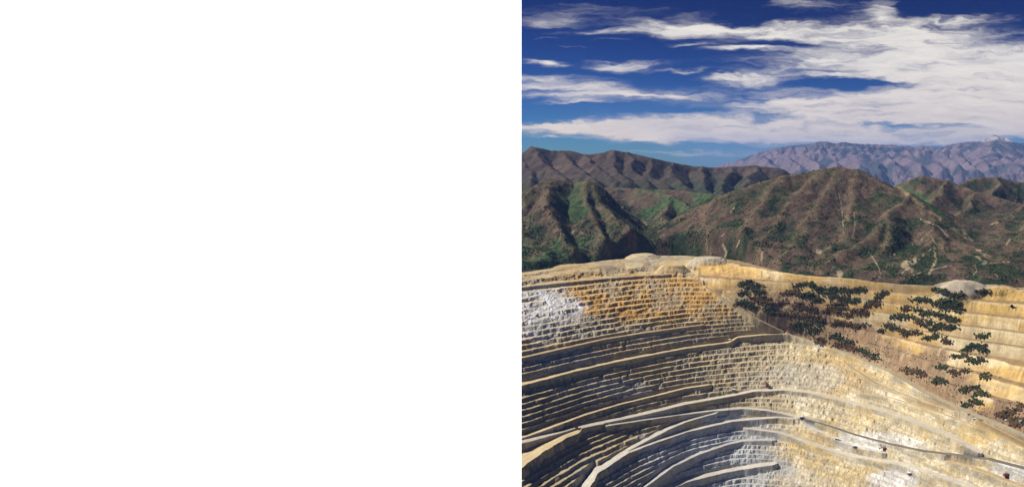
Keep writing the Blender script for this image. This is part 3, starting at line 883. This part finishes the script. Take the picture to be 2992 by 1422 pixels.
def lorry(name, loc, rz, label, cat, body_m, cab_m, L_=9.0, tank=False):
    t = thing(name, label, cat, loc, rz)
    MB().box((0, 0, 1.05), (L_, 1.1, .3)).build('chassis', m_dk, t)
    c = MB().prism([(L_ / 2 - 2.2, 1.0), (L_ / 2, 1.0), (L_ / 2, 2.2), (L_ / 2 - .5, 3.3), (L_ / 2 - 2.2, 3.3)], -1.25, 1.25).build('cab', cab_m, t, .08)
    MB().box((L_ / 2 - .22, 0, 2.7), (.1, 2.1, .7), Matrix.Rotation(R(-24), 3, 'Y')).build('windscreen', m_glass, c)
    if tank: MB().tube((-L_ / 2, 0, 2.5), (L_ / 2 - 2.6, 0, 2.5), 1.35, seg=18).build('tank', body_m, t)
    else: MB().box((-1.2, 0, 2.4), (L_ - 2.8, 2.5, 2.4)).build('cargo_body', body_m, t, .08)
    for x_ in (L_ / 2 - 1.2, -L_ / 2 + 2.4, -L_ / 2 + 1.2):
        for s in (-1, 1): MB().tube((x_, s * .9, .52), (x_, s * 1.25, .52), .52, seg=14).build('wheel', m_tyre, t)
    return t


def pickup(loc, rz, label):
    t = thing('pickup_truck', label, 'pickup', loc, rz)
    MB().prism([(-2.8, .5), (2.9, .5), (2.9, 1.15), (1.6, 1.3), (.7, 2.0), (-.8, 2.0), (-1.0, 1.25), (-2.8, 1.25)], -1, 1).build('body', m_wh, t, .06)
    MB().prism([(1.42, 1.34), (.78, 1.88), (-.7, 1.88), (-.85, 1.34)], -1.02, 1.02).build('side_windows', m_glass, t)
    for x_ in (1.8, -1.7):
        for s in (-1, 1): MB().tube((x_, s * .75, .42), (x_, s * 1.05, .42), .42, seg=14).build('wheel', m_tyre, t)
    return t


def head(a, b):
    pa, pb = at(*a), at(*b)
    return math.atan2(pb.y - pa.y, pb.x - pa.x)


shovel(flat_at(2584, 1316), R(172), 'dark red electric mining shovel with raised boom at the end of the white loading bench')
shovel(flat_at(2940, 1393), R(20), 'red mining shovel digging at the grey rock face near the right edge')
shovel(flat_at(2241, 1128), R(110), 'dark shovel working below the small bluish faces above the white haul road')
haul_truck(flat_at(2446, 1284), R(160), 'pale topped haul truck on the grey switchback road above the white loading bench')
haul_truck(flat_at(2497, 1307), R(-20), 'haul truck standing at the lower edge of the white loading bench, behind the red shovel')
haul_truck(flat_at(2342, 1221), R(200), 'haul truck at the tip of the hairpin where the dark road turns')
haul_truck(flat_at(2132, 995), R(185), 'haul truck on the cream road just below the long diagonal ridge track')
haul_truck(flat_at(2657, 1386), R(-30), 'haul truck beside the pale loading patch at the bottom right of the pit')
haul_truck(flat_at(2143, 1143), R(190), 'small haul truck on the wide white haul road across the middle of the pit')
drill(flat_at(1684, 1250), R(10))
lorry('tank_truck', flat_at(2848, 1225), R(-28), 'white tank truck parked on the track below the brown scrub slope', 'truck', m_wh, m_wh, 12, True)
lorry('cargo_truck', flat_at(2832, 1219), R(-28), 'red cargo truck parked just behind the white tank truck', 'truck', m_red2, m_red2, 9)
lorry('box_truck', flat_at(2941, 1229), R(-30), 'white box truck with red cab under the brown scrub slope at the right edge', 'truck', m_wh, m_red2, 9)
pickup(flat_at(2702, 1137), R(-20), 'white pickup on the diagonal ridge track beside the big round tree')
pickup(flat_at(2656, 1071), R(40), 'white pickup parked among the shrubs above the diagonal ridge track')

# light mast
p = flat_at(2129, 1212)
t = thing('light_mast', 'thin dark light mast standing beside the junction of the white haul roads', 'light mast', p)
MB().tube((0, 0, -1), (0, 0, 44), .7, .35, 8).build('pole', m_dk, t)
MB().box((0, 0, .4), (3, 3, .9)).build('base', m_conc, t)
fl = MB().box((0, 0, 43.6), (4.4, .4, .4)).build('crossarm', m_dk, t)
for s in (-1.9, -.6, .6, 1.9): MB().box((s, -.5, 43.9), (.9, .6, .9)).build('floodlight', m_grey, t)

# sheds
def shed(loc, rz, L_, W_, H_, wall_m, roof_m, label):
    t = thing('shed', label, 'shed', loc, rz)
    MB().prism([(-L_ / 2, -1.5), (L_ / 2, -1.5), (L_ / 2, H_), (-L_ / 2, H_)], -W_ / 2, W_ / 2).build('wall', wall_m, t)
    r_ = MB()
    for s in (-1, 1): r_.box((0, s * W_ * .26, H_ + W_ * .1), (L_ + .8, W_ * .57, .25), Matrix.Rotation(s * -R(21), 3, 'X'))
    r_.build('roof', roof_m, t)
    MB().box((L_ * .2, -W_ / 2 - .04, 1.5), (3, .12, 3.2)).build('door', m_grey, t)
    for k_ in (-.32, -.1): MB().box((L_ * k_, -W_ / 2 - .04, 2.4), (1.6, .1, 1.2)).build('window', m_glass, t)
    return t


shed(flat_at(2817, 806), R(-12), 15, 9, 5, m_wh, m_blue, 'small white shed with pale blue roof on the pale spoil heap by the winding track')
shed(flat_at(2984, 1232), R(25), 13, 8, 5, m_grey, m_blue, 'pale blue roofed shed among brown scrub at the right edge of the photo')

# culvert mouth in the golden terrace
p = at(2957, 898)
t = thing('culvert', 'dark round culvert mouth opening in the golden top terrace near the right edge', 'culvert', p + Vector((0, 3, 4)), R(-25))
bmr = bmesh.new()
seg = 24; rings = []
for rr, yy_ in ((4.6, -7), (4.0, -7), (4.0, 6), (4.6, 6)):
    rings.append([bmr.verts.new((rr * math.cos(a * 2 * math.pi / seg), yy_, rr * math.sin(a * 2 * math.pi / seg))) for a in range(seg)])
for a in range(4):
    A_, B_ = rings[a], rings[(a + 1) % 4]
    for b_ in range(seg): bmr.faces.new((A_[b_], A_[(b_ + 1) % seg], B_[(b_ + 1) % seg], B_[b_]))
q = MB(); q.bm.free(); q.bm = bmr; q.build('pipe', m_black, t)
MB().tube((0, 1.0, 0), (0, 1.6, 0), 4.05, seg=24).build('dark_back', m_black, t)  # black pipe and back disc: the hole's inner shade put into the colour
MB().box((7.5, -3, -2.2), (5, 5, 4)).box((10.5, -2, -3), (4, 4, 3)).build('rock_pile', MT_('brown rubble', (.2, .13, .08), .9), t, .8)

# ------------------------------------------------------------------ shrubs
LEAF = {k_: mat_plain('leaves ' + k_, c, .8, 0, .45, 2.5) for k_, c in dict(
    dark=(.042, .066, .024), green=(.075, .115, .035), brown=(.12, .076, .042), russet=(.21, .075, .034)).items()}
M_BARK = mat_plain('bark', (.08, .06, .045), .9)


def crown_mesh(seed, mat, n=700, tall=1.0):
    rnd = random.Random(seed); bm = bmesh.new()
    lobes = [(Vector((rnd.uniform(-.6, .6), rnd.uniform(-.45, .45), rnd.uniform(.08, .5) * tall)), rnd.uniform(.25, .42)) for _ in range(9)]
    for _ in range(n):
        c, r_ = rnd.choice(lobes)
        d = Vector((rnd.gauss(0, 1), rnd.gauss(0, 1), rnd.gauss(0, 1))).normalized()
        p_ = c + d * r_ * rnd.uniform(.65, 1.05)
        if p_.z < .02: p_.z = rnd.uniform(.02, .2)
        nrm = (d + Vector((rnd.gauss(0, .5), rnd.gauss(0, .5), rnd.gauss(0, .5)))).normalized()
        a = nrm.orthogonal().normalized(); b_ = nrm.cross(a); s_ = rnd.uniform(.045, .10)
        bm.faces.new([bm.verts.new(p_ + a * s_ * ca_ + b_ * s_ * sa_) for ca_, sa_ in ((1, .2), (.1, 1), (-1, -.1), (-.2, -1))])
    me_ = bpy.data.meshes.new('crown'); bm.to_mesh(me_); bm.free(); me_.materials.append(mat)
    return me_


trunk_me = bpy.data.meshes.new('trunk'); bm = bmesh.new()
bmesh.ops.create_cone(bm, cap_ends=True, segments=6, radius1=.07, radius2=.04, depth=.5, matrix=Matrix.Translation((0, 0, .2)))
for a in range(3):
    d = Vector((math.cos(a * 2.1) * .25, math.sin(a * 2.1) * .25, .3))
    bmesh.ops.create_cone(bm, cap_ends=True, segments=5, radius1=.04, radius2=.02, depth=d.length, matrix=Matrix.Translation(Vector((0, 0, .4)) + d / 2) @ d.to_track_quat('Z', 'Y').to_matrix().to_4x4())
bm.to_mesh(trunk_me); bm.free(); trunk_me.materials.append(M_BARK)
CROWN = {k_: [crown_mesh(h_ * 7 + len(k_), LEAF[k_], tall=1.0 if h_ % 2 else 1.25) for h_ in range(3)] for k_ in LEAF}

c7 = lambda *pts: [(2000 + a * .2941, 700 + b * .2941) for a, b in pts]
c8 = lambda *pts: [(2492 + a * .2941, 700 + b * .2941) for a, b in pts]
b3 = lambda *pts: [(2492 + a * .3448, 1000 + b * .3448) for a, b in pts]
T_ = 'terraces'
PATCHES = [
    (c7((560, 440), (640, 415), (735, 440)), 7, 6.5, 'dark', 'dark shrub in the uppermost arch of the shrub clump nearest the diagonal track'),
    (c7((540, 515), (640, 475), (720, 475), (795, 520)), 9, 6.5, 'dark', 'dark shrub in the second arch of the clump nearest the diagonal track'),
    (c7((680, 575), (760, 575), (830, 615), (860, 640)), 11, 8, 'brown', 'brown shrub in the third row of the clump nearest the diagonal track'),
    (c7((520, 620), (570, 600), (640, 615)), 5, 6.5, 'dark', 'green shrub left of the brown shrubs in the clump nearest the diagonal track'),
    (c7((570, 655), (660, 662), (720, 690)), 5, 6, 'dark', 'low shrub along the diagonal track under the brown shrubs'),
    (c7((810, 690), (850, 660), (880, 700), (870, 745)), 7, 8, 'dark', 'dark round shrub at the lower right end of the clump nearest the diagonal track'),
    (c7((1110, 430), (1200, 425), (1300, 450), (1375, 485)), 10, 6.5, 'dark', 'dark shrub in the top row of the middle thicket under the dark hill foot'),
    (c7((980, 530), (1060, 500), (1150, 515)), 6, 6, 'brown', 'thin brownish shrub left of the big dark lens of shrubs'),
    (c7((1170, 545), (1240, 535), (1300, 580), (1345, 612)), 11, 8.5, 'dark', 'dark green shrub in the big dark lens on the second terrace'),
    (c7((935, 605), (1000, 580)), 3, 5.5, 'brown', 'small brown shrub beside the pale slide left of the middle thicket'),
    (c7((1110, 635), (1200, 650), (1280, 675), (1320, 710)), 11, 7.5, 'brown', 'brown shrub in the wide low mound under the big dark lens'),
    (c7((1060, 745), (1180, 752), (1300, 752)), 8, 6, 'brown', 'brown shrub in the thin straight row above the weedy slope'),
    (c7((925, 745), (975, 705), (1000, 740)), 5, 6, 'brown', 'brown shrub in the small wedge between two pale tracks'),
    (c7((1070, 840), (1130, 850), (1185, 885)), 6, 7, 'dark', 'green shrub in the clump at the start of the weedy slope'),
    (c7((1205, 815), (1240, 822)), 2, 5.5, 'dark', 'small dark shrub above the green clump on the weedy slope'),
    (c7((1245, 895), (1300, 880)), 4, 7, 'dark', 'dark shrub standing just above the diagonal track in the middle'),
    (c7((1330, 835), (1365, 800), (1390, 765)), 5, 7, 'dark', 'dark shrub in the upright clump with the bluish edge'),
    (c7((1410, 705), (1450, 650), (1530, 620), (1570, 665), (1520, 715)), 14, 8, 'brown', 'brown shrub in the round island clump on the third terrace'),
    (c7((1340, 520), (1430, 512), (1490, 475), (1540, 500)), 7, 6.5, 'dark', 'dark shrub in the row right of the top middle thicket'),
    (c7((1590, 485), (1680, 490), (1690, 520)), 5, 8, 'dark', 'dark shrub in the square topped clump right of the top row'),
    (c7((1440, 590), (1490, 560), (1600, 570), (1680, 600)), 8, 6.5, 'dark', 'dark shrub in the arch over the round island clump'),
    (c7((1600, 750), (1690, 705)), 4, 6, 'brown', 'brown shrub on the lip right of the round island clump'),
    (c7((1470, 835), (1580, 800), (1690, 835)), 9, 7.5, 'brown', 'brown shrub in the wide hump above the lower weedy slope'),
    (c7((1325, 985), (1385, 1000)), 4, 6.5, 'brown', 'brown shrub at the left end of the dense belt above the diagonal track'),
    (c7((1455, 950), (1560, 970), (1680, 1000)), 9, 8, 'dark', 'dark shrub in the dense belt above the diagonal track'),
    (c7((1500, 1020), (1650, 1055), (1700, 1075)), 8, 7, 'russet', 'russet shrub along the lower edge of the dense belt above the diagonal track'),
    (c8((40, 500), (110, 495)), 4, 8, 'dark', 'dark shrub alone on the top terrace left of the bare golden face'),
    (c8((10, 590), (50, 600)), 3, 6.5, 'dark', 'dark shrub under the square topped clump beside the bare golden face'),
    (c8((245, 548), (335, 512)), 4, 5.5, 'dark', 'small dark shrub in the little slanting row high on the golden face'),
    (c8((130, 645), (205, 605), (250, 640)), 6, 7, 'brown', 'brown shrub in the triangular clump on the second golden terrace'),
    (c8((10, 715), (100, 690), (150, 745)), 7, 7, 'brown', 'brown shrub in the triangular clump on the third golden terrace'),
    (c8((10, 835), (70, 845), (125, 855)), 5, 7, 'brown', 'shrub in the low row under the triangular clump on the third terrace'),
    (c8((600, 602), (680, 580), (800, 605), (900, 618), (1080, 608)), 14, 7.5, 'green', 'green shrub along the crest of the largest thicket at right'),
    (c8((880, 650), (1000, 668), (1095, 690)), 9, 8, 'dark', 'dark shrub in the lower front of the largest thicket at right'),
    (c8((490, 690), (560, 660)), 3, 5.5, 'brown', 'brown shrub on the pale slope left under the largest thicket'),
    (c8((625, 690), (700, 695), (800, 720)), 6, 7, 'green', 'green shrub at the left of the second long row at right'),
    (c8((800, 715), (900, 740), (1030, 780)), 9, 7, 'dark', 'dark shrub at the right of the second long row at right'),
    (c8((370, 785), (450, 745), (600, 765)), 7, 6.5, 'green', 'green shrub in the flat wedge of the third row at right'),
    (c8((640, 785), (665, 805)), 2, 5.5, 'russet', 'red shrub between two green clumps of the third row'),
    (c8((690, 815), (770, 800)), 4, 7, 'dark', 'dark shrub right of the red shrub in the third row'),
    (c8((280, 890), (350, 850), (460, 875)), 7, 7, 'green', 'green shrub at the left end of the fourth row at right'),
    (c8((500, 905), (530, 920)), 2, 6, 'russet', 'russet shrub in the middle of the fourth row at right'),
    (c8((530, 925), (590, 890), (690, 905)), 5, 6.5, 'brown', 'brownish shrub at the right end of the fourth row'),
    (c8((780, 865), (850, 830), (950, 855), (990, 895)), 9, 8, 'dark', 'dark shrub in the rounded thicket by the bare pale terraces'),
    (c8((715, 980), (800, 935), (855, 965)), 5, 6.5, 'dark', 'grey green shrub under the rounded thicket by the bare pale terraces'),
    (c8((905, 965), (950, 990)), 3, 7, 'brown', 'brown shrub right of the grey green shrubs by the bare pale terraces'),
    (c8((1245, 960), (1320, 940)), 3, 6, 'dark', 'small dark shrub alone on the pale terrace above the sail shaped clump'),
    (c8((1110, 1080), (1200, 1035), (1290, 1045), (1300, 1100)), 10, 7.5, 'green', 'green shrub in the sail shaped clump on the pale terrace'),
    (c8((1015, 1160), (1055, 1130)), 2, 5.5, 'dark', 'dark shrub left under the sail shaped clump'),
    (c8((1120, 1150), (1160, 1175)), 2, 6, 'green', 'green shrub midway under the sail shaped clump'),
    (c8((1190, 1185), (1250, 1160), (1310, 1200)), 5, 6.5, 'dark', 'dark shrub in the hook shaped row under the sail shaped clump'),
    (c8((830, 500), (900, 485), (940, 525)), 6, 7, 'dark', 'dark shrub on the left flank of the pale spoil heap'),
    (c8((960, 530), (1050, 535), (1090, 560)), 5, 6, 'dark', 'dark shrub in the thin row at the foot of the pale spoil heap'),
    (c8((1270, 510), (1305, 530)), 3, 6.5, 'dark', 'dark shrub in the gap right of the pale spoil heap'),
    (b3((60, 55), (130, 85)), 4, 7, 'green', 'green shrub beside the diagonal track right of the dense belt'),
    (b3((170, 125), (200, 110)), 2, 6.5, 'dark', 'dark shrub alone just above the diagonal track'),
    (b3((440, 195), (520, 245), (600, 260)), 7, 6.5, 'brown', 'mixed brown shrub in the rubbly patch above the diagonal track'),
    (b3((690, 320), (730, 300), (765, 315)), 4, 9.5, 'dark', 'large dark tree like shrub in the round clump above the diagonal track'),
    (b3((720, 210), (785, 195)), 3, 6, 'green', 'green shrub on the crest over the large round clump'),
    (b3((800, 225), (880, 240), (960, 230)), 5, 6, 'brown', 'brown shrub in the row right over the large round clump'),
    (b3((930, 400), (960, 375)), 3, 7, 'green', 'green shrub at the top left of the loose scrub patch'),
    (b3((1000, 390), (1050, 380), (1120, 420), (1030, 440)), 6, 6, 'dark', 'dark shrub in the loose scrub patch near the diagonal track'),
    (b3((930, 505), (1010, 505), (1090, 490)), 5, 6, 'dark', 'dark shrub along the foot of the loose scrub patch'),
    (b3((1220, 630), (1320, 575), (1440, 520)), 8, 6, 'brown', 'brown shrub along the crest of the brown scrub slope at the right edge'),
    (b3((1320, 650), (1400, 690), (1440, 600)), 7, 6, 'russet', 'reddish shrub low on the brown scrub slope at the right edge'),
    (b3((1095, 262), (1150, 272)), 2, 6, 'dark', 'dark shrub alone on the lower pale terrace'),
]
UNDER = []
rs = random.Random(3)
for pts, n_, size, kind_, label in PATCHES:
    P_ = [Vector(p_) for p_ in pts]
    ln = [(b_ - a).length for a, b_ in zip(P_, P_[1:])]; tot = sum(ln)
    n_ = max(2, int(n_ * .78)); size = size * 1.3
    for i in range(n_):
        s_ = tot * (i + .5 + rs.uniform(-.3, .3)) / n_
        for (a, b_), l_ in zip(zip(P_, P_[1:]), ln):
            if s_ <= l_ or (a, b_) == (P_[-2], P_[-1]): break
            s_ -= l_
        q_ = a + (b_ - a) * min(1, s_ / l_)
        q_ = q_ + Vector((rs.uniform(-2.5, 2.5), rs.uniform(-3, 9)))
        loc = at(q_.x, q_.y)
        UNDER.append((q_.x, q_.y, kind_))
        sc_ = size * rs.uniform(.7, 1.2)
        kk_ = kind_ if rs.random() < .8 else rs.choice(['dark', 'brown'])
        t = bpy.data.objects.new('shrub', None); C.objects.link(t)
        t.location = loc - Vector((0, 0, 1.0)); t.scale = (sc_ * rs.uniform(1.2, 1.8), sc_, sc_ * rs.uniform(.5, .8)); t.rotation_euler = (0, 0, head(a, b_) + rs.uniform(-.3, .3) + rs.choice((0, math.pi)))
        t['label'] = label; t['category'] = 'shrub'; t['group'] = 'shrubs on the terraces, ' + ' '.join(label.split()[2:])
        for nm, me_ in (('crown', rs.choice(CROWN[kk_])), ('trunk', trunk_me)):
            o = bpy.data.objects.new(nm, me_); C.objects.link(o); o.parent = t

# weeds and small bushes that nobody could count: on the terraces and over the hillsides
def scatter(name, pts_xyz, sizes, cols, seed):
    rg = np.random.default_rng(seed); n = len(pts_xyz)
    base_v = np.array([(0, 0, 1.0), (.8, .1, .45), (.2, .85, .5), (-.8, .2, .4), (-.1, -.85, .5), (.6, .6, 0), (-.6, .6, 0), (-.6, -.6, 0), (.6, -.6, 0)], np.float32)
    base_f = np.array([(0, 1, 2), (0, 2, 3), (0, 3, 4), (0, 4, 1), (1, 5, 2), (2, 6, 3), (3, 7, 4), (4, 8, 1), (5, 1, 8), (6, 2, 5), (7, 3, 6), (8, 4, 7)], np.int32)
    V_ = base_v[None] * sizes[:, None, None] * rg.uniform(.6, 1.35, (n, 9, 3))
    a = rg.uniform(0, 6.28, n); ca_, sa_ = np.cos(a)[:, None], np.sin(a)[:, None]
    vx = V_[..., 0] * ca_ - V_[..., 1] * sa_; vy = V_[..., 0] * sa_ + V_[..., 1] * ca_
    co_ = np.stack([vx + pts_xyz[:, :1], vy + pts_xyz[:, 1:2], V_[..., 2] + pts_xyz[:, 2:3] - .3], -1).reshape(-1, 3)
    f_ = (base_f[None] + (np.arange(n) * 9)[:, None, None]).reshape(-1, 3)
    return mesh_np(name, co_, f_.astype(np.int32), M_BRUSH, np.repeat(cols, 9, 0), 'stuff')


M_BRUSH = mat_ground('scrub leaves', (6, 2), (.25, .35), 0)
rg = np.random.default_rng(4)
# hillside: more in the gullies and on the lower slopes
hi = rg.integers(6, HY.shape[0] - 6, 240000); hj = rg.integers(3, HY.shape[1], 240000)
pr = np.clip(.10 + .75 * sst(.0, .6, h2 - .4 * gul + .5 * low - .25)[hi, hj] + .5 * (sst(2000, 1600, HU) * low)[hi, hj], 0, 1) * np.clip(3900 / HY[hi, hj], .3, 1) * (bare[hi, hj] < .3)
pr = pr * (fbm(HX[hi, hj] / 40, HY[hi, hj] / 40, 2, 71) > -.3) * (HZ[hi, hj] > -472)
ok = (rg.random(len(hi)) < pr * .55) & (HY[hi, hj] < 5300)
hi, hj = hi[ok], hj[ok]
pc = hc[hi, hj] * np.array([.75, .85, .65])
pc[rg.random(len(pc)) < .5] = (.030, .048, .022)
pc[(rg.random(len(pc)) < .12)] = (.055, .095, .035)
pc[(rg.random(len(pc)) < .07)] = (.15, .06, .03)
scatter('hillside_brush', hco.reshape(HY.shape + (3,))[hi, hj], rg.uniform(2.2, 5.5, len(hi)), pc, 5)
# weeds on the dump terraces
ti = rg.integers(NB + 5, NB + NR, 90000); tj = rg.integers(0, NC, 90000)
wgt = (TERR * (.9 * SOIL + .06 * (DROP < .05)) + .8 * TERR * blob(2180, 880, 110, 45) + TERR * blob(2960, 1215, 110, 38))[ti, tj] * (~ROADMASK[ti, tj])
ok = rg.random(len(ti)) < wgt * .55 * (fbm(XX[ti, tj] / 30, YY[ti, tj] / 30, 3, 72) > .05)
ti, tj = ti[ok], tj[ok]
up, uc = [], []
for ux, uy, k_ in UNDER:
    for _ in range(34):
        up.append(at(ux + rs.gauss(0, 8), uy + rs.gauss(2, 4)))
        uc.append((.035, .052, .022) if (k_ in ('dark', 'green')) == (rs.random() < .8) else (.11, .066, .036))
scatter('terrace_undergrowth', np.array([p_[:] for p_ in up]), np.array([rs.uniform(2.6, 5.5) for _ in up]), np.array(uc), 8)
tc_ = np.tile(np.array([.12, .08, .045]), (len(ti), 1)); tc_[rg.random(len(ti)) < .4] = (.04, .045, .02); tc_[rg.random(len(ti)) < .15] = (.2, .08, .035)
scatter('terrace_weeds', np.stack([XX, YY, ZZ], -1)[ti, tj], rg.uniform(1.0, 3.0, len(ti)), tc_, 6)
